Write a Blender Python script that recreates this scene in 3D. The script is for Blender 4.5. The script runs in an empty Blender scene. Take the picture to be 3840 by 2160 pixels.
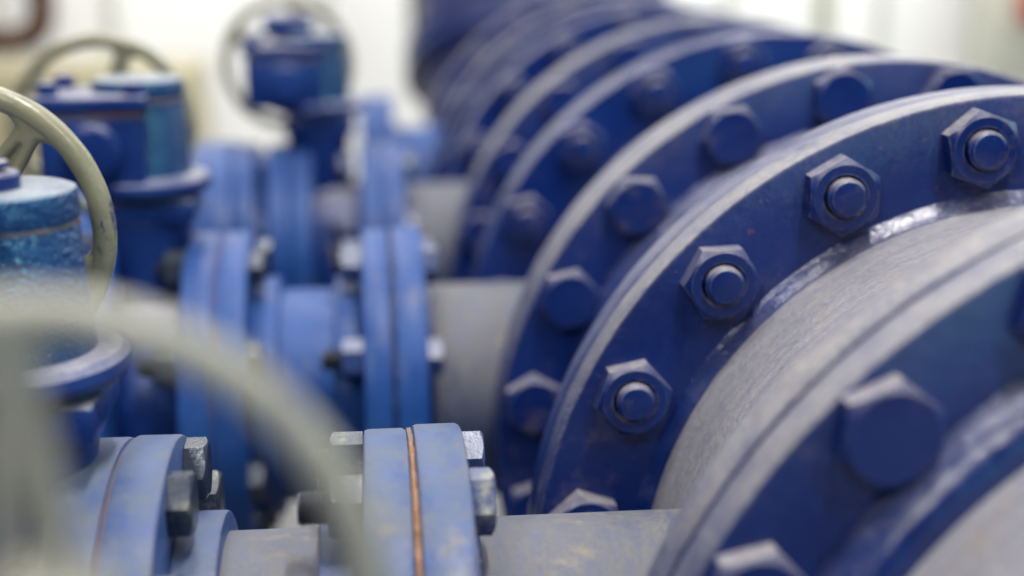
import bpy, bmesh, math, random
from mathutils import Vector, Matrix, noise

random.seed(7)
PI = math.pi
S = bpy.context.scene
COL = S.collection

# ------------------------------------------------------------------ camera
PITCH, YAW = 0.24387, 0.10481
fwd = Vector((math.sin(YAW)*math.cos(PITCH), math.cos(YAW)*math.cos(PITCH), -math.sin(PITCH)))
rgt = Vector((math.cos(YAW), -math.sin(YAW), 0))
upv = rgt.cross(fwd)
cam = bpy.data.cameras.new('camera')
cam.lens = 50.0
cam.sensor_width = 36.0
cam.clip_start = 0.02
cam.clip_end = 60
cam.dof.use_dof = True
cam.dof.focus_distance = 0.895
cam.dof.aperture_fstop = 2.05
cam.dof.aperture_blades = 0
co = bpy.data.objects.new('camera', cam)
COL.objects.link(co)
m = Matrix((rgt, upv, -fwd)).transposed().to_4x4()
m.translation = Vector((-0.46789, 0, 0.45963))
co.matrix_world = m
S.camera = co

# ------------------------------------------------------------------ world, lamps, exposure
W = bpy.data.worlds.new('World')
S.world = W
W.use_nodes = True
W.node_tree.nodes['Background'].inputs[0].default_value = (0.68, 0.70, 0.76, 1)
W.node_tree.nodes['Background'].inputs[1].default_value = 0.055
S.view_settings.view_transform = 'Standard'
S.view_settings.look = 'None'
S.view_settings.exposure = 0.0
S.view_settings.gamma = 1.0
S.render.engine = 'CYCLES'
S.cycles.use_denoising = True
S.cycles.max_bounces = 6
S.cycles.sample_clamp_indirect = 6.0


def lamp(name, loc, target, sx, sy, power, col):
    d = bpy.data.lights.new(name, 'AREA')
    d.shape = 'RECTANGLE'
    d.size, d.size_y = sx, sy
    d.energy = power
    d.color = col
    o = bpy.data.objects.new(name, d)
    COL.objects.link(o)
    o.location = loc
    o.rotation_euler = (Vector(target) - Vector(loc)).to_track_quat('-Z', 'Y').to_euler()
    return o


WARM = (1.0, 0.965, 0.90)
lamp('ceiling_lamp', (0.05, 0.45, 3.0), (0.05, 0.7, 0), 0.16, 1.1, 84, WARM)
lamp('ceiling_lamp', (-1.6, 1.0, 3.0), (-0.5, 1.0, 0), 0.25, 1.6, 32, WARM)
lamp('ceiling_lamp', (1.1, -1.1, 2.8), (0.0, 0.9, 0.2), 0.18, 0.9, 34, WARM)
lamp('ceiling_lamp', (-1.5, -1.3, 2.1), (-0.4, 0.7, 0.2), 0.18, 0.8, 33, WARM)
lamp('ceiling_lamp', (-0.6, 2.9, 3.2), (-0.4, 2.4, 0), 0.3, 1.4, 34, WARM)
lamp('wall_lamp', (-1.2, 4.2, 3.0), (-1.0, 5.7, 0.2), 3.0, 0.3, 142, (1.0, 0.995, 0.985))
lamp('wall_lamp', (1.9, 4.2, 3.0), (1.8, 5.7, 0.2), 3.0, 0.3, 205, (1.0, 0.995, 0.985))
# tall windows far behind and to the right of the camera, seen as cool reflections in the gloss paint
lamp('window_light', (0.87, -4.2, 0.55), (-0.66, 0.75, 0.2), 0.7, 2.4, 22, (0.30, 0.90, 1.0))
lamp('window_light', (4.2, 0.3, 1.9), (-0.6, 0.75, 0.3), 1.2, 1.5, 26, (0.40, 0.92, 1.0))


# ------------------------------------------------------------------ materials
def nodes_of(name):
    mt = bpy.data.materials.new(name)
    mt.use_nodes = True
    nt = mt.node_tree
    b = nt.nodes['Principled BSDF']
    return mt, nt, b


def mixc(nt, fac, a, b):
    n = nt.nodes.new('ShaderNodeMix')
    n.data_type = 'RGBA'
    for i, v in ((0, fac), (6, a), (7, b)):
        if hasattr(v, 'is_linked') or hasattr(v, 'links'):
            nt.links.new(v, n.inputs[i])
        elif i == 0:
            n.inputs[0].default_value = v
        else:
            n.inputs[i].default_value = (*v, 1)
    return n.outputs[2]


def ramp(nt, src, lo, hi, a=0.0, b=1.0):
    n = nt.nodes.new('ShaderNodeMapRange')
    n.interpolation_type = 'SMOOTHSTEP'
    nt.links.new(src, n.inputs[0])
    for i, v in enumerate((lo, hi, a, b)):
        n.inputs[i+1].default_value = v
    return n.outputs[0]


def nse(nt, pos, scale, detail=4, rough=0.6, sx=None):
    n = nt.nodes.new('ShaderNodeTexNoise')
    n.inputs['Scale'].default_value = scale
    n.inputs['Detail'].default_value = detail
    n.inputs['Roughness'].default_value = rough
    if sx:
        mp = nt.nodes.new('ShaderNodeMapping')
        mp.inputs['Scale'].default_value = sx
        nt.links.new(pos, mp.inputs[0])
        pos = mp.outputs[0]
    nt.links.new(pos, n.inputs['Vector'])
    return n.outputs[0]


def mth(nt, op, a, b):
    n = nt.nodes.new('ShaderNodeMath')
    n.operation = op
    n.use_clamp = op == 'MULTIPLY'
    for i, v in ((0, a), (1, b)):
        if isinstance(v, (int, float)):
            n.inputs[i].default_value = v
        else:
            nt.links.new(v, n.inputs[i])
    return n.outputs[0]


DUST = (0.37, 0.36, 0.375)
RUST = (0.30, 0.105, 0.028)


def paint(name, c1, c2, rough=0.3, dust=0.7, d0=0.15, d1=0.95, dustc=DUST, rust=0.0, stain=0.0,
          bump=0.12, spec=0.5, spots=0.0, edge=0.0, patch=0.45, edgec=(0.34, 0.34, 0.37), dst=None, stainc=(0.42, 0.31, 0.14), hammer=0.0, flat_dust=0.0, smear=0.0, metal=0.0, bscale=90, grain=0.35):
    """Old gloss paint: two close tones, dust settled where a surface faces up, chips of rust, brush texture."""
    mt, nt, b = nodes_of(name)
    g = nt.nodes.new('ShaderNodeNewGeometry')
    pos, nor = g.outputs['Position'], g.outputs['Normal']
    sep = nt.nodes.new('ShaderNodeSeparateXYZ')
    nt.links.new(nor, sep.inputs[0])
    big = nse(nt, pos, 14, 5)
    fine = nse(nt, pos, 240, 3, 0.7, tuple(1+(x-1)*0.25 for x in dst) if dst else None)
    col = mixc(nt, ramp(nt, big, 0.38, 0.64), c1, c2)
    if smear:
        sm = nse(nt, pos, 60, 4, 0.7, (1, 1, 0.45))
        sm2 = nse(nt, pos, 9, 2)
        col = mixc(nt, mth(nt, 'MULTIPLY', ramp(nt, sm, 0.565, 0.62, 0, smear), ramp(nt, sm2, 0.40, 0.52)), col, (0.045, 0.05, 0.12))
    up = ramp(nt, sep.outputs[2], d0, d1)
    dn = ramp(nt, nse(nt, pos, 34, 6, 0.65, dst), 0.25, 0.70, patch, 1.0)
    gr = ramp(nt, fine, 0.35, 0.65, 1.0 - grain, 1.0)
    df = mth(nt, 'MULTIPLY', mth(nt, 'MULTIPLY', mth(nt, 'MULTIPLY', up, dn), gr), dust)
    if flat_dust:
        fd = mth(nt, 'MULTIPLY', mth(nt, 'MULTIPLY', ramp(nt, nse(nt, pos, 22, 6, 0.6), 0.3, 0.7, 0.55, 1.0), gr), flat_dust)
        df = mth(nt, 'MAXIMUM', df, fd)
    col = mixc(nt, df, col, dustc)
    if stain:
        st = mth(nt, 'MULTIPLY', ramp(nt, nse(nt, pos, 48, 7, 0.68), 0.50, 0.72, 0, stain), ramp(nt, nse(nt, pos, 11, 2), 0.46, 0.58))
        col = mixc(nt, st, col, stainc)
    if rust:
        rf = ramp(nt, nse(nt, pos, 75, 6, 0.72), 0.655, 0.70, 0, rust)
        col = mixc(nt, rf, col, RUST)
    if edge:                              # paint rubbed thin along the corners
        bv = nt.nodes.new('ShaderNodeBevel')
        bv.samples = 4
        bv.inputs['Radius'].default_value = 0.0016
        dt = nt.nodes.new('ShaderNodeVectorMath')
        dt.operation = 'DOT_PRODUCT'
        nt.links.new(bv.outputs[0], dt.inputs[0])
        nt.links.new(nor, dt.inputs[1])
        ef = mth(nt, 'MULTIPLY', ramp(nt, dt.outputs['Value'], 0.985, 0.90, 0, edge), ramp(nt, nse(nt, pos, 130, 4, 0.7), 0.38, 0.58))
        col = mixc(nt, ef, col, edgec)
        sk = ramp(nt, nse(nt, pos, 210, 3, 0.6), 0.735, 0.76, 0, 0.7)
        col = mixc(nt, sk, col, (0.26, 0.22, 0.17))
    nt.links.new(col, b.inputs['Base Color'])
    rn = mth(nt, 'ADD', ramp(nt, big, 0.3, 0.7, rough*0.8, rough*1.25), mth(nt, 'MULTIPLY', df, 0.45))
    nt.links.new(rn, b.inputs['Roughness'])
    b.inputs['Metallic'].default_value = metal
    b.inputs['Specular IOR Level'].default_value = spec
    if hammer:
        b.inputs['Specular Tint'].default_value = (0.30, 0.88, 1.0, 1)
    # relief
    h = mth(nt, 'ADD', mth(nt, 'MULTIPLY', nse(nt, pos, bscale, 5, 0.6), 0.7), mth(nt, 'MULTIPLY', fine, 0.3))
    if spots:
        h = mth(nt, 'ADD', h, mth(nt, 'MULTIPLY', ramp(nt, nse(nt, pos, 95, 2, 0.5), 0.72, 0.80), spots))
    bp = nt.nodes.new('ShaderNodeBump')
    bp.inputs['Strength'].default_value = bump
    bp.inputs['Distance'].default_value = 0.004
    nt.links.new(h, bp.inputs['Height'])
    last = bp.outputs[0]
    if hammer:
        v = nt.nodes.new('ShaderNodeTexVoronoi')
        v.inputs['Scale'].default_value = 400
        v.feature = 'SMOOTH_F1'
        v.inputs['Smoothness'].default_value = 0.6
        nt.links.new(pos, v.inputs['Vector'])
        b2 = nt.nodes.new('ShaderNodeBump')
        b2.inputs['Strength'].default_value = hammer
        b2.inputs['Distance'].default_value = 0.0035
        nt.links.new(v.outputs['Distance'], b2.inputs['Height'])
        nt.links.new(last, b2.inputs['Normal'])
        last = b2.outputs[0]
    nt.links.new(last, b.inputs['Normal'])
    return mt


NAVY1, NAVY2 = (0.0028, 0.0165, 0.122), (0.0055, 0.0240, 0.152)
BLUE1, BLUE2 = (0.011, 0.060, 0.255), (0.019, 0.080, 0.305)
M = {}
M['face'] = paint('navy_paint', NAVY1, NAVY2, rough=0.19, dust=0.86, d0=0.02, d1=0.72, edge=0.5, dustc=(0.385, 0.368, 0.355), spec=0.42, rust=0.6, stain=0.12, bump=0.26, spots=0.9)
M['rim2'] = paint('navy_paint_cleaner', NAVY1, NAVY2, spec=0.35, rough=0.2, dust=0.75, d0=0.10, d1=1.0, dustc=(0.30, 0.29, 0.33), rust=0.4, bump=0.2)
M['nut'] = paint('navy_nut_paint', NAVY1, NAVY2, rough=0.24, dust=0.9, d0=0.15, d1=0.9, dustc=(0.40, 0.37, 0.36), spec=0.4, rust=0.4, stain=0.15, bump=0.12, edge=0.55)
M['weld'] = paint('navy_weld_paint', NAVY1, NAVY2, rough=0.13, spec=0.8, dust=0.45, d0=0.2, d1=1.0, bump=0.3, bscale=120)
M['pipe'] = paint('dusty_pipe_paint', (0.05, 0.06, 0.17), (0.075, 0.08, 0.18), rough=0.36, dust=0.96, d0=-0.35, d1=0.35, dustc=(0.315, 0.31, 0.33), rust=0.4, stain=0.3, bump=0.3, dst=(0.8, 4.5, 0.8), patch=0.66, grain=0.28, bscale=160)
M['branch'] = paint('mid_blue_paint', BLUE1, BLUE2, rough=0.42, spec=0.28, dust=0.10, d0=0.3, d1=1.0, dustc=(0.30, 0.295, 0.31), rust=0.25, stain=0.25, bump=0.15)
M['branch_rust'] = paint('mid_blue_paint_rust_stained', BLUE1, BLUE2, rough=0.30, spec=0.4, patch=0.34, stainc=(0.30, 0.235, 0.13), dust=0.90, d0=-0.3, d1=0.85, edge=0.75, edgec=(0.27, 0.15, 0.07), dustc=(0.142, 0.160, 0.185), rust=0.55, stain=0.5, bump=0.15)
M['branch_pipe'] = paint('dusty_branch_pipe_paint', (0.040, 0.065, 0.165), (0.065, 0.090, 0.20), rough=0.32, spec=0.4, patch=0.5, dst=(4.0, 0.8, 0.8), dust=0.97, d0=-0.45, d1=0.6, dustc=(0.165, 0.162, 0.158), rust=0.45, stain=0.35, bump=0.2)
M['valve'] = paint('gloss_valve_paint', (0.007, 0.027, 0.150), (0.012, 0.042, 0.20), spec=0.3, rough=0.28, dust=0.9, d0=0.5, d1=0.97, dustc=(0.46, 0.44, 0.47), rust=0.3, bump=0.1)
M['gear'] = paint('hammered_gearbox_paint', (0.007, 0.026, 0.135), (0.013, 0.045, 0.18), spec=1.0, rough=0.17, dust=0.95, d0=0.5, d1=0.97, dustc=(0.50, 0.48, 0.50), rust=0.25, bump=0.1, hammer=0.62)
M['wheel'] = paint('khaki_grey_paint', (0.225, 0.218, 0.150), (0.285, 0.27, 0.19), rough=0.25, dust=0.3, d0=0.3, d1=1.0, dustc=(0.44, 0.42, 0.36), rust=0.0, stain=0.35, bump=0.2, smear=0.85)
M['wheel_grey'] = paint('pale_grey_wheel_paint', (0.33, 0.325, 0.28), (0.38, 0.37, 0.32), rough=0.4, dust=0.1, d0=0.3, d1=1.0, dustc=(0.5, 0.49, 0.45), bump=0.2, smear=0.5)
M['zinc'] = paint('paint_spotted_zinc', (0.055, 0.07, 0.10), (0.02, 0.035, 0.08), rough=0.2, dust=0.25, d0=0.3, d1=1.0, dustc=(0.30, 0.29, 0.26), stain=0.8, stainc=(0.46, 0.45, 0.33), rust=0.3, bump=0.22, metal=0.35, bscale=220)
M['zinc_blue'] = paint('blue_painted_bolt', (0.03, 0.055, 0.19), (0.05, 0.08, 0.22), rough=0.22, dust=0.45, d0=0.1, d1=0.95, dustc=(0.34, 0.34, 0.35), stain=0.9, stainc=(0.46, 0.45, 0.33), rust=0.4, bump=0.25)
M['dark'] = paint('dark_stud_steel', (0.03, 0.035, 0.06), (0.06, 0.06, 0.08), rough=0.3, dust=0.3, rust=0.5, bump=0.3, metal=0.5)
M['rust'] = paint('rusty_gasket', (0.33, 0.15, 0.06), (0.15, 0.15, 0.17), rough=0.8, dust=0.2, bump=0.5)
M['seam'] = paint('dark_seam', (0.012, 0.013, 0.04), (0.02, 0.02, 0.06), rough=0.6, dust=0.25, bump=0.2)


def plain(name, c, rough=0.6, c2=None, sc=3.0):
    mt, nt, b = nodes_of(name)
    g = nt.nodes.new('ShaderNodeNewGeometry')
    n = nse(nt, g.outputs['Position'], sc, 5)
    nt.links.new(mixc(nt, ramp(nt, n, 0.3, 0.7), c, c2 or tuple(x*0.9 for x in c)), b.inputs['Base Color'])
    b.inputs['Roughness'].default_value = rough
    return mt


M['riser'] = paint('riser_paint', (0.040, 0.050, 0.17), (0.060, 0.070, 0.21), rough=0.35, dust=0.6, bump=0.15)
M['wall'] = plain('white_wall_panel', (0.80, 0.795, 0.775), 0.5, (0.76, 0.75, 0.73), 0.8)
M['joint'] = plain('grey_wall_joint', (0.52, 0.52, 0.47), 0.5)
M['dado'] = plain('cream_wall_tiles', (0.36, 0.32, 0.20), 0.5, (0.31, 0.28, 0.18), 2)
M['floor'] = plain('grey_floor_paint', (0.20, 0.20, 0.20), 0.45, (0.13, 0.13, 0.14), 2)
M['brown'] = plain('brown_pipe_paint', (0.050, 0.013, 0.000), 0.8)
M['olive'] = plain('olive_post_paint', (0.34, 0.35, 0.25), 0.5)
M['dark_olive'] = plain('dark_olive_paint', (0.10, 0.105, 0.075), 0.5)
M['grey'] = plain('pale_grey_post_paint', (0.52, 0.52, 0.44), 0.5)
M['red'] = plain('red_paint', (0.45, 0.06, 0.03), 0.4)


# ------------------------------------------------------------------ mesh helpers
def link(name, bm, mat, parent=None, angle=35, smooth=True):
    me = bpy.data.meshes.new(name)
    bmesh.ops.recalc_face_normals(bm, faces=bm.faces[:])
    bm.to_mesh(me)
    bm.free()
    me.materials.append(mat)
    if smooth:
        me.shade_smooth()
        me.set_sharp_from_angle(angle=math.radians(angle))
    o = bpy.data.objects.new(name, me)
    COL.objects.link(o)
    if parent:
        o.parent = parent
    return o


def share(name, me, parent, mw):
    o = bpy.data.objects.new(name, me)
    COL.objects.link(o)
    o.parent = parent
    o.matrix_local = mw
    return o


def thing(name, label, cat, loc=(0, 0, 0), group=None):
    o = bpy.data.objects.new(name, None)
    o.empty_display_size = 0.05
    COL.objects.link(o)
    o.location = loc
    o['label'] = label
    o['category'] = cat
    if group:
        o['group'] = group
    return o


def tag(o, label, cat, group=None, kind=None):
    if label:
        o['label'] = label
    if cat:
        o['category'] = cat
    if group:
        o['group'] = group
    if kind:
        o['kind'] = kind
    return o


AX = {'Z': Matrix.Identity(3),
      'Y': Matrix(((1, 0, 0), (0, 0, 1), (0, -1, 0))),       # local z -> world y
      'X': Matrix(((0, 0, 1), (0, 1, 0), (-1, 0, 0)))}       # local z -> world x


def lathe(prof, axis='Z', seg=128, closed=False, bm=None, c=(0, 0, 0), wob=0.0, wf=30):
    """Revolve (radius, height) pairs about an axis through c; closed joins the profile's ends (a ring)."""
    bm = bm or bmesh.new()
    R = AX[axis]
    c = Vector(c)
    rings = []
    for r, h in prof:
        if r < 1e-6:
            rings.append([bm.verts.new(R @ Vector((0, 0, h)) + c)])
        else:
            row = []
            for i in range(seg):
                a = 2*PI*i/seg
                rr = r
                if wob:
                    rr += wob*noise.noise(Vector((math.cos(a)*wf, math.sin(a)*wf, h*300)))
                row.append(bm.verts.new(R @ Vector((rr*math.cos(a), rr*math.sin(a), h)) + c))
            rings.append(row)
    pairs = list(zip(rings, rings[1:]))
    if closed:
        pairs.append((rings[-1], rings[0]))
    for A, B in pairs:
        if len(A) == 1 and len(B) == 1:
            continue
        for i in range(seg):
            j = (i+1) % seg
            if len(A) == 1:
                bm.faces.new((A[0], B[i], B[j]))
            elif len(B) == 1:
                bm.faces.new((A[i], A[j], B[0]))
            else:
                bm.faces.new((A[i], A[j], B[j], B[i]))
    return bm


def flange_prof(R, r, h0, h1, b=0.0018):
    """Ring of outer radius R, bore r, between heights h0 and h1, with a small rounded outer edge."""
    return [(r, h0), (R-b, h0), (R-b*0.3, h0+b*0.3), (R, h0+b), (R, h1-b), (R-b*0.3, h1-b*0.3), (R-b, h1), (r, h1)]


def box(bm, x0, x1, y0, y1, z0, z1, bev=0.0, seg=2):
    vs = [bm.verts.new((x, y, z)) for x in (x0, x1) for y in (y0, y1) for z in (z0, z1)]
    q = [(0, 1, 3, 2), (4, 6, 7, 5), (0, 4, 5, 1), (2, 3, 7, 6), (0, 2, 6, 4), (1, 5, 7, 3)]
    fs = [bm.faces.new([vs[i] for i in f]) for f in q]
    if bev:
        es = list({e for f in fs for e in f.edges})
        bmesh.ops.bevel(bm, geom=es, offset=bev, segments=seg, affect='EDGES', profile=0.5)
    return bm


def hexprism(bm, af, H, ch=0.0016, hole=None, seg=72, both=False):
    """Hexagon nut/head along +z from 0 to H, its top corners turned off by the usual 30 degree chamfer."""
    ap = af/2
    rc = ap*0.93
    outer = []
    for i in range(seg):
        a = 2*PI*i/seg
        k = ((a + PI/6) % (PI/3)) - PI/6
        k = (a % (PI/3)) - PI/6
        outer.append((a, ap/math.cos(k)))
    def ring(fn):
        return [bm.verts.new(Vector((r*math.cos(a), r*math.sin(a), z))) for a, r, z in (fn(a, r) for a, r in outer)]
    rows = [ring(lambda a, r: (a, r, 0.0)),
            ring(lambda a, r: (a, r, H - max(0, r-rc)*0.62)),
            ring(lambda a, r: (a, rc, H))]
    if hole:
        rows.append(ring(lambda a, r: (a, hole*1.10, H)))
        rows.append(ring(lambda a, r: (a, hole*1.0, H-0.0022)))
        rows.append(ring(lambda a, r: (a, hole*1.0, H*0.3)))
    for A, B in zip(rows, rows[1:]):
        for i in range(seg):
            j = (i+1) % seg
            bm.faces.new((A[i], A[j], B[j], B[i]))
    if not hole:
        t = bm.verts.new((0, 0, H))
        for i in range(seg):
            bm.faces.new((rows[-1][i], rows[-1][(i+1) % seg], t))
    return bm


def mesh_of(name, bm, mat, angle=30):
    me = bpy.data.meshes.new(name)
    bmesh.ops.recalc_face_normals(bm, faces=bm.faces[:])
    bm.to_mesh(me)
    bm.free()
    me.materials.append(mat)
    me.shade_smooth()
    me.set_sharp_from_angle(angle=math.radians(angle))
    return me


def tube(bm, pts, rad, seg=16, cap=True):
    pts = [Vector(p) for p in pts]
    rads = rad if isinstance(rad, (list, tuple)) else [rad]*len(pts)
    rows, prev = [], None
    for i, p in enumerate(pts):
        t = (pts[min(i+1, len(pts)-1)] - pts[max(i-1, 0)]).normalized()
        n = (prev - t*prev.dot(t)).normalized() if prev is not None else t.orthogonal().normalized()
        prev = n
        b = t.cross(n)
        rows.append([bm.verts.new(p + (n*math.cos(2*PI*k/seg) + b*math.sin(2*PI*k/seg))*rads[i]) for k in range(seg)])
    for A, B in zip(rows, rows[1:]):
        for k in range(seg):
            bm.faces.new((A[k], A[(k+1) % seg], B[(k+1) % seg], B[k]))
    if cap:
        bm.faces.new(rows[0][::-1])
        bm.faces.new(rows[-1])
    return bm


# ------------------------------------------------------------------ setting
YW = 5.7
bm = bmesh.new()
box(bm, -6, 7, -6, YW+0.1, -1.0, -0.9)
tag(link('floor', bm, M['floor'], smooth=False), None, None, kind='structure')
bm = bmesh.new()
box(bm, -6, 7, YW, YW+0.12, -0.9, 3.6)
tag(link('back_wall', bm, M['wall'], smooth=False), 'white panelled wall of the pump room', 'wall', kind='structure')
bm = bmesh.new()
for sx in (-2.3, -1.86, -1.44, -0.62, 0.2, 0.98, 1.62):
    box(bm, sx, sx+0.045, YW-0.014, YW-0.002, -0.9, 3.6)
tag(link('wall_joints', bm, M['joint'], smooth=False), None, None, kind='structure')
bm = box(bmesh.new(), -1.95, -1.03, 4.9, 5.4, -0.9, 0.02, 0.01)
tag(link('cabinet', bm, M['dado']), 'cream yellow cabinet far behind the handwheels by the white wall', 'cabinet')

pts = [(-2.6, 5.4, 0.085)] + [(-1.715 + 0.10*math.sin(a), 5.4, 0.085 + 0.10*(1-math.cos(a))) for a in [i*PI/16 for i in range(9)]] + [(-1.615, 5.4, 2.6)]
bm = tube(bmesh.new(), pts, 0.048, 20)
tag(link('brown_pipe', bm, M['brown']), 'thin brown pipe bent upwards in front of the white wall', 'pipe')
bm = box(bmesh.new(), 1.30, 1.355, 5.45, 5.50, -0.9, 2.8, 0.004)
tag(link('wall_post', bm, M['olive']), 'narrow olive upright standing against the white wall behind the header', 'post')
bm = box(bmesh.new(), 1.93, 2.35, 5.40, 5.5, -0.9, 2.8, 0.01)
tag(link('wall_post', bm, M['grey']), 'broad pale grey green column by the right edge, behind a red valve', 'post')
bm = box(bmesh.new(), -0.285, -0.225, 5.40, 5.46, 0.03, 2.8, 0.004)
tag(link('wall_post', bm, M['dark_olive']), 'dark olive upright on the white wall next to the blue riser pipe', 'post')
r0 = thing('wall_valve', 'small red valve hanging on the pale column at the right edge', 'valve', (2.09, 5.3, 0.2))
link('body', lathe([(0, -0.085), (0.03, -0.08), (0.045, -0.05), (0.045, 0.09), (0.03, 0.12), (0, 0.125)], 'Z', 24), M['red'], r0)
link('outlet', lathe([(0, 0), (0.022, 0), (0.022, 0.1), (0, 0.1)], 'Y', 20, c=(0, -0.01, 0.03)), M['red'], r0)

# ------------------------------------------------------------------ header pipe
RF, RB, RP = 0.3535, 0.325, 0.277          # flange, bolt circle, pipe
NB = 20
AF = 0.048
STUD = 0.0136
me_nut = mesh_of('nut', hexprism(bmesh.new(), AF, 0.0160, hole=STUD+0.0008), M['nut'])
me_head = mesh_of('bolt', hexprism(bmesh.new(), AF, 0.0150), M['nut'])
me_stud = mesh_of('bolt', lathe([(STUD, 0), (STUD, 0.0203), (STUD-0.0022, 0.0225), (STUD-0.0026, 0.0226), (0, 0.0226)], 'Z', 48), M['nut'], 22)


def ring_bolts(parent, y, phase, style, rots=None, cx=0.0, cz=0.0):
    """20 bolts on a face at y that looks towards -Y: heads, or stud ends each carrying a nut."""
    for i in range(NB):
        a = phase - i*2*PI/NB
        rot = math.radians(rots[i]) if rots and i < len(rots) else random.uniform(0, PI/3)
        loc = Vector((cx + RB*math.cos(a), y+0.0004, cz + RB*math.sin(a)))
        base = Matrix.Translation(loc) @ Matrix.Rotation(PI/2, 4, 'X')
        if style == 'head':
            share('bolt', me_head, parent, base @ Matrix.Rotation(rot, 4, 'Z') @ Matrix.Diagonal((1, 1, random.uniform(.95, 1.05), 1)))
        else:
            st = share('bolt', me_stud, parent, base @ Matrix.Diagonal((1, 1, random.uniform(.96, 1.06), 1)))
            share('nut', me_nut, st, Matrix.Rotation(rot, 4, 'Z'))


def header_flange(parent, y0, y1, mat, R=RF):
    return link('flange', lathe(flange_prof(R, RP-0.02, y0, y1, 0.0036), 'Y', 220, True, wob=0.0004, wf=9), mat, parent)


def fillet(parent, y, r, d, s):
    """Smooth painted fillet that runs from the flange face down onto the pipe."""
    prof = [(RP-0.004, y)] + [(RP + (r-RP)*(1-u) ** 1.5, y + s*d*u ** 1.1) for u in [i/10 for i in range(10)]] + [(RP+0.0002, y+s*d), (RP-0.003, y+s*(d+0.001))]
    return link('weld_bead', lathe(prof, 'Y', 320, True, wob=0.0005, wf=14), M['weld'], parent, 60)


def weld(parent, y, r, d, s):
    """Fillet bead around the pipe where it enters a flange; s = direction in which it shrinks."""
    n = 9
    prof = [(RP-0.004, y)] + [(RP + (r-RP)*math.cos(t) ** 0.8, y + s*d*math.sin(t)) for t in [i*PI/2/n for i in range(n)]] + [(RP-0.002, y+s*d)]
    return link('weld_bead', lathe(prof, 'Y', 320, True, wob=0.0016, wf=26), M['weld'], parent, 60)


YA, YB, YC, YD, YE, YF, YG, YH = 0.613, 0.942, 1.212, 1.558, 1.840, 2.172, 2.45, 2.775
TF = 0.0305
ROWS = (0.19, 0.793, 1.41, 2.03, 2.65)
GH = 'sections of the blue header pipe'
phase = {YA: 2.34177, YB: 2.66619, YC: 2.98803, YD: 2.66189, YE: 2.90, YF: 2.7, YG: 2.9}


def section(label, y0, y1, front, back, tee=None, gap=None):
    """One flanged length of the header. front/back = flange start y or None."""
    t = thing('header_section', label, 'pipe', (0, 0, 0), GH)
    prof = [(RP, y0), (RP, y1)]
    p = lathe([(RP-0.008, y0), (RP, y0), (RP, y0+(y1-y0)*.5), (RP, y1), (RP-0.008, y1)], 'Y', 220, True)
    link('pipe', p, M['pipe'], t)
    return t


# nearest section: pipe running out of the frame at the lower right, front flange of the first pair
s0 = section('nearest blue header pipe length, its flange cut by the lower right corner', -0.8, YA+TF, None, None)
header_flange(s0, YA, YA+TF, M['face'])
weld(s0, YA, 0.302, 0.024, -1)
ring_bolts(s0, YA, phase[YA], 'head', [23, 20, 10])
s1 = section('grey dusted header length carrying the sharp flange with hexagon nuts', YA+TF+0.004, YB+TF, None, None)
header_flange(s1, YA+TF+0.004, YA+2*TF+0.004, M['face'], RF-0.0005)
header_flange(s1, YB, YB+TF, M['face'])
fillet(s1, YB, 0.2860, 0.0120, -1)
ring_bolts(s1, YB, phase[YB], 'stud', [11, 2, 30, 40], 0.0047, -0.0047)
s2 = section('short header length right behind the sharp nutted flange', YB+TF+0.002, YC+TF, None, None)
header_flange(s2, YB+TF+0.002, YB+2*TF, M['rim2'], RF-0.001)
header_flange(s2, YC, YC+TF, M['face'])
weld(s2, YC, 0.302, 0.024, -1)
ring_bolts(s2, YC, phase[YC], 'head', [30, 13, -3, 7, 30, 0])
s3 = section('header length where the second branch pipe joins, between bolt heads and blurred nuts', YC+TF+0.003, YD+TF, None, None)
header_flange(s3, YC+TF+0.003, YC+2*TF+0.003, M['face'], RF-0.0006)
header_flange(s3, YD, YD+TF, M['rim2'])
fillet(s3, YD, 0.2860, 0.0120, -1)
ring_bolts(s3, YD, phase[YD], 'stud', [15, 25, 5, 20])
s4 = section('blurred short header length behind the second ring of nuts', YD+TF+0.002, YE+TF, None, None)
header_flange(s4, YD+TF+0.002, YD+2*TF, M['rim2'], RF-0.001)
header_flange(s4, YE, YE+TF, M['face'])
weld(s4, YE, 0.302, 0.024, -1)
ring_bolts(s4, YE, phase[YE], 'head')
s5 = section('far header length where the third branch pipe joins', YE+TF+0.003, YF+TF, None, None)
header_flange(s5, YE+TF+0.003, YE+2*TF+0.003, M['face'], RF-0.0006)
header_flange(s5, YF, YF+TF, M['rim2'])
fillet(s5, YF, 0.2860, 0.0120, -1)
ring_bolts(s5, YF, phase[YF], 'stud')
s6 = section('far short header length between the last two flange pairs', YF+TF+0.002, YG+TF, None, None)
header_flange(s6, YF+TF+0.002, YF+2*TF, M['rim2'], RF-0.001)
header_flange(s6, YG, YG+TF, M['face'])
weld(s6, YG, 0.302, 0.024, -1)
ring_bolts(s6, YG, phase[YG], 'head')
s7 = section('farthest header length ending at the blue riser pipe', YG+TF+0.003, YH+TF, None, None)
header_flange(s7, YH, YH+TF, M['rim2'])
ring_bolts(s7, YH, 2.7, 'stud')
header_flange(s7, YG+TF+0.003, YG+2*TF+0.003, M['face'], RF-0.0006)

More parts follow.
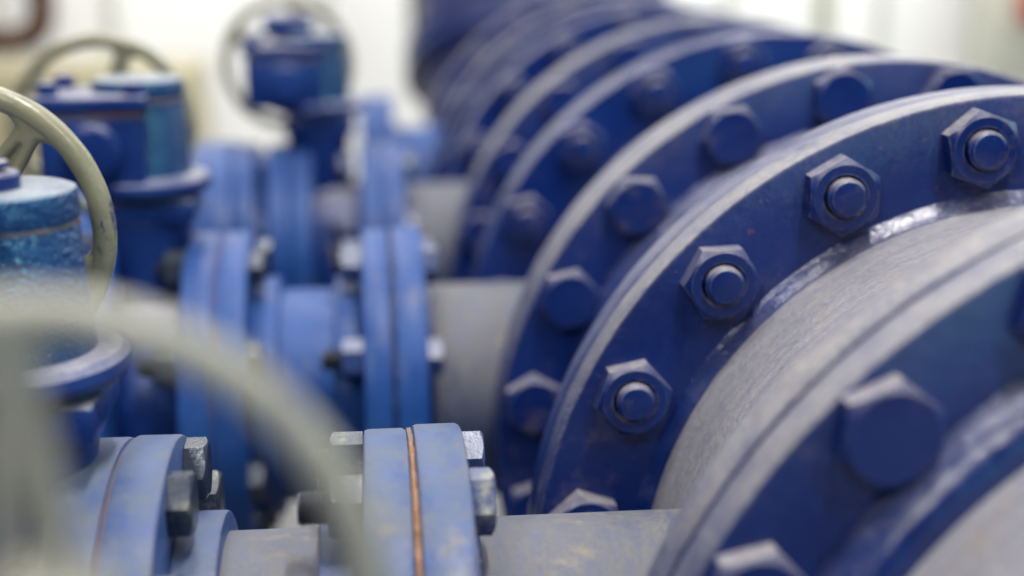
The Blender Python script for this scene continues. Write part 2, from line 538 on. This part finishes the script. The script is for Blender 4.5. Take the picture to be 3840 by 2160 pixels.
# vertical riser at the far end
rs = thing('riser_pipe', 'wide blue pipe bend rising out of the top of the picture behind the flanges', 'pipe', (0, 0, 0))
path = [(0, 2.835, 0)]
for k in range(1, 13):
    a = PI/2*k/12
    path.append((-0.065*min(1, k/7), 2.835 + 0.36*math.sin(a), 0.36*(1-math.cos(a))))
path += [(-0.065, 3.195, 0.7), (-0.065, 3.195, 2.8)]
bm = tube(bmesh.new(), path, 0.277, 96)
link('bend', bm, M['riser'], rs)
header_flange(rs, YH+TF+0.003, YH+2*TF+0.003, M['face'], RF-0.0006)
for k in (0, 1):                      # bolted joint half way round the bend
    f = link('flange', lathe(flange_prof(0.308, 0.26, 0.037*k, 0.037*k+0.035), 'Z', 96, True), M['rim2'], rs)
    f.location = (-0.065, 3.135, 0.150)
    f.rotation_euler = (-math.radians(28), 0, 0)

# ------------------------------------------------------------------ branches
RBF, RBP, RBC = 0.170, 0.1095, 0.1475
XR0, XRM, XR1 = -0.4725, -0.4425, -0.4125       # right flange pair
me_bhead = mesh_of('bolt', hexprism(bmesh.new(), 0.034, 0.0140, hole=None), M['zinc_blue'])
me_bnut = mesh_of('nut', hexprism(bmesh.new(), 0.034, 0.0205, hole=0.0105), M['zinc'])
me_bnutb = mesh_of('nut', hexprism(bmesh.new(), 0.034, 0.0205, hole=0.0105), M['zinc_blue'])


def thread_mesh():
    prof = [(0.0098, 0)]
    z = 0.018
    while z < 0.034:
        prof += [(0.0100, z), (0.0088, z+0.0011)]
        z += 0.0022
    prof += [(0.0085, z), (0, z)]
    return mesh_of('bolt', lathe(prof, 'Z', 28), M['dark'], 20)


me_thread = thread_mesh()
me_zhead = mesh_of('bolt', hexprism(bmesh.new(), 0.034, 0.0140), M['zinc'])


def pair_bolts(parent, Y, xl, xr, ph, nutmesh, headmesh, n=12, long=1.0):
    """Bolts through a flange pair: head on the right face xr, stud end and nut on the left face xl."""
    for i in range(n):
        a = math.radians(ph + 360/n*i)
        y, z = Y - RBC*math.cos(a), RBC*math.sin(a)
        rot = random.uniform(0, PI/3)
        nx = Matrix.Translation((xr+0.0003, y, z)) @ Matrix.Rotation(PI/2, 4, 'Y') @ Matrix.Rotation(rot, 4, 'Z')
        b = share('bolt', headmesh, parent, nx)
        nl = Matrix.Translation((xl-0.0003, y, z)) @ Matrix.Rotation(-PI/2, 4, 'Y') @ Matrix.Rotation(random.uniform(0, PI/3), 4, 'Z')
        nb = share('nut', nutmesh, b, nx.inverted() @ nl)
        share('thread', me_thread, b, nx.inverted() @ nl @ Matrix.Diagonal((1, 1, random.uniform(.75, 1.1), 1)))


def xflange(parent, Y, x0, x1, mat, R=RBF, r=0.10, name='flange', b=0.003):
    return link(name, lathe(flange_prof(R, r, x0, x1, b), 'X', 128, True, c=(0, Y, 0), wob=0.0003, wf=7), mat, parent)


def xpipe(parent, Y, x0, x1, r, mat, name='pipe'):
    return link(name, lathe([(r-0.007, x0), (r, x0), (r, x1), (r-0.007, x1)], 'X', 128, True, c=(0, Y, 0)), mat, parent)


def xweld(parent, Y, x, r0, r, d, s):
    prof = [(r0-0.003, x)] + [(r0 + (r-r0)*math.cos(t) ** .8, x + s*d*math.sin(t)) for t in [i*PI/16 for i in range(8)]] + [(r0-0.001, x+s*d)]
    return link('weld_bead', lathe(prof, 'X', 160, True, c=(0, Y, 0), wob=0.0012, wf=20), M['weld'], parent, 60)


# tee stubs on the header: branch pipe and its flange belong to the header section
for sec, Y, mp, mf in ((s1, ROWS[1], 'branch_pipe', 'branch_rust'), (s3, ROWS[2], 'branch_pipe', 'branch'),
                       (s5, ROWS[3], 'branch_pipe', 'branch'), (s7, ROWS[4], 'branch', 'branch')):
    xpipe(sec, Y, XR1-0.02, -0.15, RBP + 0.001, M[mp], 'branch_pipe')
    xflange(sec, Y, XRM+0.0001, XR1, M[mf], RBF, name='branch_flange')
    xweld(sec, Y, XR1, RBP+0.001, RBP+0.008, 0.008, 1)
# blank flange closing the far stub
bl = thing('blank_flange', 'far blurred blue flange closing the last branch stub', 'flange', (0, 0, 0))
xflange(bl, ROWS[4], XR0, XRM-0.0008, M['branch'], RBF-0.002, 0.004)


def spool(Y, dx, label, xl_end, mats, left_pair=True, ph=77, rot=0, gasket='rust', n=12, xr=(XR0, XRM, XR1), nut='zinc', head='zinc_blue'):
    t = thing('pipe_spool', label, 'pipe', (0, 0, 0), 'short flanged spools of the branch pipes')
    f1 = xflange(t, Y, xr[0], xr[1]-0.0032, M[mats[0]], RBF-0.002)
    link('gasket', lathe(flange_prof(RBF-0.0035, 0.1, xr[1]-0.0030, xr[1]-0.0001, 0.0004), 'X', 240, True, c=(0, Y, 0), wob=0.0035, wf=24), M[gasket], t)
    xl = -0.5697 + dx
    xflange(t, Y, xl-0.0295, xl, M[mats[0]], RBF-0.001)
    xflange(t, Y, xl, xl+0.0265, M[mats[0]], 0.1215, name='hub', b=0.0022)
    xpipe(t, Y, xl+0.02, -0.49, RBP-0.001, M[mats[1]])
    xflange(t, Y, -0.4990, xr[0], M[mats[0]], 0.1225, name='hub', b=0.0018)
    N = me_bnut if nut == 'zinc' else me_bnutb
    pair_bolts(t, Y, xr[0], xr[2], ph, N, me_bhead if head == 'zinc_blue' else me_zhead, n)
    return t


sp1 = spool(ROWS[1], -0.0125, 'nearest short spool with rust seam between its flange pair and bare bolts', None, ('branch_rust', 'branch_pipe'), ph=17)
sp2 = spool(ROWS[2], -0.011, 'middle light blue spool between the second pair of tall flanges', None, ('branch', 'branch'), ph=30, gasket='seam', nut='blue', n=8)


# ------------------------------------------------------------------ valves with gearbox and handwheel
def solid_from(bm, voxel, mat, name, smooth_it=6):
    """Fuse overlapping pieces into one cast-looking body."""
    me = bpy.data.meshes.new(name)
    bmesh.ops.recalc_face_normals(bm, faces=bm.faces[:])
    bm.to_mesh(me)
    bm.free()
    o = bpy.data.objects.new(name, me)
    COL.objects.link(o)
    r = o.modifiers.new('r', 'REMESH')
    r.mode = 'VOXEL'
    r.voxel_size = voxel
    s = o.modifiers.new('s', 'SMOOTH')
    s.iterations = smooth_it
    s.factor = 0.5
    dg = bpy.context.evaluated_depsgraph_get()
    me2 = bpy.data.meshes.new_from_object(o.evaluated_get(dg))
    bpy.data.objects.remove(o)
    bpy.data.meshes.remove(me)
    me2.name = name
    me2.materials.clear()
    me2.materials.append(mat)
    me2.shade_smooth()
    return me2


RW = 0.0918
# rim: flattened oval section, wheel axis = Y
prof = []
for i in range(20):
    t = 2*PI*i/20
    prof.append((RW-0.0070 + 0.0070*math.copysign(abs(math.cos(t)) ** 0.85, math.cos(t)), 0.0078*math.copysign(abs(math.sin(t)) ** 0.85, math.sin(t))))
me_rim = mesh_of('handwheel', lathe(prof, 'Y', 128, True, wob=0.0004, wf=6), M['wheel'], 80)
bm = bmesh.new()
for s in (-1, 1):                       # a forked spoke: two ribs that run together into the rim
    pts, rad = [], []
    for k in range(13):
        u = k/12
        pts.append((0.014 + u*(RW-0.014-0.008), -0.004*(1-u), s*(0.0088*(1-u) ** 0.8 + 0.0014)))
        rad.append(0.0040 + 0.0024*max(0, (u-0.66)/0.34) ** 1.6)
    tube(bm, pts, rad, 14)
for s in (-1, 1):                       # fillets into the rim
    pts, rad = [], []
    for k in range(9):
        u = k/8
        a = s*0.20*u ** 1.7
        rr = RW-0.024 + 0.0165*u ** 0.7
        pts.append((rr*math.cos(a), 0, rr*math.sin(a)))
        rad.append(0.0056 + 0.0008*u)
    tube(bm, pts, rad, 14)
tube(bm, [(0.018, 0.002, 0), (RW-0.02, 0.002, 0)], 0.0032, 10)
me_spoke = solid_from(bm, 0.0011, M['wheel'], 'spoke', 8)
me_hub = mesh_of('hub', lathe([(0, -0.014), (0.016, -0.014), (0.0185, -0.011), (0.0185, 0.011), (0.016, 0.014), (0, 0.014)], 'Y', 48), M['wheel'])


def repaint(me, mat):
    me = me.copy()
    me.materials.clear()
    me.materials.append(mat)
    return me


prof = [(0.0882+0.0063*math.cos(2*PI*i/20), 0.0063*math.sin(2*PI*i/20)) for i in range(20)]
me_slim = mesh_of('handwheel', lathe(prof, 'Y', 128, True), M['wheel_grey'], 80)
GREY = [me_slim] + [repaint(x, M['wheel_grey']) for x in (me_hub, me_spoke)]


def handwheel(parent, c, first_angle, tilt=(0, 0), n=5, grey=False, ws=1.0):
    rim, hub, spoke = GREY if grey else (me_rim, me_hub, me_spoke)
    mw = Matrix.Translation(c) @ Matrix.Rotation(tilt[0], 4, 'Z') @ Matrix.Rotation(tilt[1], 4, 'X') @ Matrix.Diagonal((ws, 1, ws, 1))
    h = share('handwheel', rim, parent, mw)
    share('hub', hub, h, Matrix.Identity(4))
    for k in range(n):
        a = math.radians(first_angle + 360/n*k)
        share('spoke', spoke, h, Matrix.Rotation(-a, 4, 'Y') @ Matrix.Diagonal(((1.06, 0.95, 0.95) if grey else (1, 1, 1)) + (1,)))
    return h


def valve(Y, dx, label, wheel, wang, tilt=(0, 0), cap=True, spokes=5, ws=1.0, wide=0.0, tail=True, body_mat='valve', ndx=0.0, boxdx=0.0, fdx=0.0, fmat='branch'):
    """Butterfly valve: body between two branch flanges, neck, mounting plates, worm gearbox, handwheel."""
    t = thing('gear_valve', label, 'valve', (0, 0, 0), 'valves with gearbox and handwheel')
    xr = -0.6003 + dx + fdx
    xflange(t, Y, xr-0.0305, xr, M[fmat], RBF-0.0015)
    link('gasket', lathe(flange_prof(RBF-0.004, 0.1, xr+0.0002, xr+0.0012, 0.0003), 'X', 96, True, c=(0, Y, 0)), M['rust'], t)
    link('body', lathe([(0.10, xr-0.095), (0.112, xr-0.095), (0.118, xr-0.08), (0.118, xr-0.045), (0.112, xr-0.029), (0.10, xr-0.029)], 'X', 96, True, c=(0, Y, 0)), M[body_mat], t)
    xflange(t, Y, xr-0.126, xr-0.0955, M['branch'], RBF-0.0015)
    xflange(t, Y, xr-0.157, xr-0.1265, M['branch'], RBF) if tail else None
    xpipe(t, Y, xr-0.75, xr-0.155, RBP, M['branch'], 'outlet_pipe') if tail else None
    xs = -0.668 + dx + ndx
    bm = bmesh.new()
    lathe([(0, 0.10), (0.043, 0.10), (0.043, 0.165), (0.0445, 0.176), (0.0450, 0.186), (0.0450, 0.1886), (0, 0.1886)], 'Z', 48, c=(xs, Y, 0), bm=bm)
    link('neck', bm, M[body_mat], t)
    bm = box(bmesh.new(), xs-0.046, xs+0.0515, Y-0.045, Y+0.045, 0.1890, 0.2115, 0.004, 2)
    link('neck_plate', bm, M[body_mat], t)
    link('gasket', lathe([(0, 0.2117), (0.044, 0.2117), (0.044, 0.2160), (0, 0.2160)], 'Z', 48, c=(xs, Y, 0)), M['rust'], t)
    bm = lathe([(0, 0.2162), (0.058, 0.2162), (0.063, 0.2180), (0.066, 0.223), (0.065, 0.229), (0.061, 0.2325), (0.050, 0.2335), (0, 0.2335)], 'Z', 72, c=(xs, Y, 0))
    link('mounting_plate', bm, M['valve'], t)
    gb = lathe([(0, 0.2335), (0.0475, 0.2335), (0.0460, 0.244), (0.0428, 0.303), (0.0420, 0.3050), (0, 0.3050)], 'Z', 72, c=(xs, Y, 0))
    g = link('gearbox', gb, M['gear'], t)
    link('seam', lathe([(0, 0.3051), (0.0426, 0.3051), (0.0426, 0.3072), (0, 0.3072)], 'Z', 64, c=(xs, Y, 0), wob=0.0012, wf=6), M['rust'], g)
    link('lid', lathe([(0, 0.3074), (0.0427, 0.3074), (0.0432, 0.309), (0.0432, 0.3215), (0.0420, 0.3242), (0.0385, 0.3255), (0, 0.3262)], 'Z', 72, c=(xs, Y, 0)), M['gear'], g)
    # worm housing to the left of the stem
    x0, x1 = xs-0.085-wide+boxdx, xs+0.012+boxdx
    wb = link('worm_housing', box(bmesh.new(), x0, x1, Y-0.062, Y+0.040, 0.226, 0.296, 0.006, 3), M['valve'], t)
    link('cover', box(bmesh.new(), x0-0.004, x1+0.004, Y-0.066, Y+0.044, 0.2990, 0.3140, 0.004, 2), M['valve'], wb)
    link('seam', box(bmesh.new(), x0+0.001, x1-0.001, Y-0.061, Y+0.039, 0.2961, 0.2988), M['rust'], wb)
    link('bearing_cap', lathe([(0, -0.0735), (0.020, -0.0735), (0.0235, -0.0725), (0.0265, -0.069), (0.0265, -0.0625), (0, -0.0625)], 'Y', 48, c=((x0+x1)/2+0.002, Y, 0.262)), M['valve'], wb)
    hx = bmesh.new()
    hexprism(hx, 0.017, 0.012)
    mh = mesh_of('cover_bolt', hx, M['valve'])
    for bx, by in ((x0+0.010, -0.05), (x1-0.008, -0.05), (x0+0.010, 0.03), (x1-0.008, 0.03)):
        share('cover_bolt', mh, wb, Matrix.Translation((bx, Y+by, 0.3142)))
    if cap == 'block':
        bm = lathe([(0, 0.3142), (0.026, 0.3142), (0.026, 0.3214), (0, 0.3214)], 'Z', 32, c=(xs-0.036, Y+0.03, 0))
        box(bm, xs-0.072, xs-0.004, Y-0.002, Y+0.055, 0.3215, 0.3495, 0.005, 2)
        link('indicator_cap', bm, M['valve'], wb)
    elif cap:
        bm = lathe([(0, 0.3263), (0.0165, 0.3263), (0.0165, 0.3335), (0.0150, 0.3350), (0, 0.3350)], 'Z', 40, c=(xs-0.002, Y-0.006, 0))
        lathe([(0, 0.3375), (0.0125, 0.3375), (0.0125, 0.3405), (0, 0.3410)], 'Z', 40, c=(xs-0.004, Y-0.006, 0), bm=bm)
        lathe([(0, 0.334), (0.008, 0.334), (0.008, 0.3376), (0, 0.3376)], 'Z', 24, c=(xs-0.004, Y-0.006, 0), bm=bm)
        link('cap', bm, M['valve'], g)
    wc = Vector(wheel)
    sh = link('shaft', lathe([(0, Y+0.038), (0.012, Y+0.038), (0.012, wc.y-0.012), (0, wc.y-0.012)], 'Y', 32, c=(wc.x, 0, wc.z)), M['zinc'], t)
    handwheel(t, wc, wang, tilt, spokes, spokes == 3, ws)
    return t


v1 = valve(ROWS[1], 0.0, 'sharpest gear valve, hammered blue gearbox lit at the left edge, its khaki handwheel behind', (-0.7086, 0.870, 0.2855), 53.5, (-0.10, 0), boxdx=-0.006, fdx=-0.0125, fmat='branch_rust')
v2 = valve(ROWS[2], -0.011, 'blurred gear valve whose whole handwheel arch stands above its box', (-0.7370, 1.515, 0.2655), 71, (0.05, 0), ws=1.04, cap=False, ndx=-0.004)
v3 = valve(ROWS[3], 0.149, 'farthest gear valve, square blue box before the white wall', (-0.5760, 2.15, 0.2740), 80, ws=1.07, wide=0.010, ndx=-0.012, fdx=0.008, cap='block', tail=False)
v0 = valve(ROWS[0], 0.12, 'nearest gear valve, only its huge blurred pale grey handwheel showing at the lower left', (-0.5570, 0.363, 0.2770), 92, cap=False, spokes=3)


# bolts of the left pairs (they hold spool and valve together; they sit on the spool)
pair_bolts(sp1, ROWS[1], -0.6128-0.0305, -0.5822, 21, me_bnut, me_zhead)
pair_bolts(sp2, ROWS[2], -0.6113-0.0305, -0.5807, 30, me_bnut, me_zhead, 8)
# far row: the valve sits on the tee flange, the spool lies beyond it to the left
pair_bolts(v3, ROWS[3], -0.4818, XR1, 30, me_bnutb, me_bhead, 8)

sp3 = thing('pipe_spool', 'far blurred light blue spool at the left of the farthest gearbox', 'pipe', (0, 0, 0), 'short flanged spools of the branch pipes')
xflange(sp3, ROWS[3], -0.6005, -0.5705, M['branch'], RBF)
xpipe(sp3, ROWS[3], -0.615, -0.598, 0.125, M['branch'], 'hub')
xflange(sp3, ROWS[3], -0.645, -0.615, M['branch'], RBF)
xflange(sp3, ROWS[3], -0.700, -0.6456, M['branch'], RBF+0.004)
xpipe(sp3, ROWS[3], -1.3, -0.6985, RBP, M['branch'])
pair_bolts(sp3, ROWS[3], -0.700, -0.615, 30, me_bnutb, me_bhead, 8)
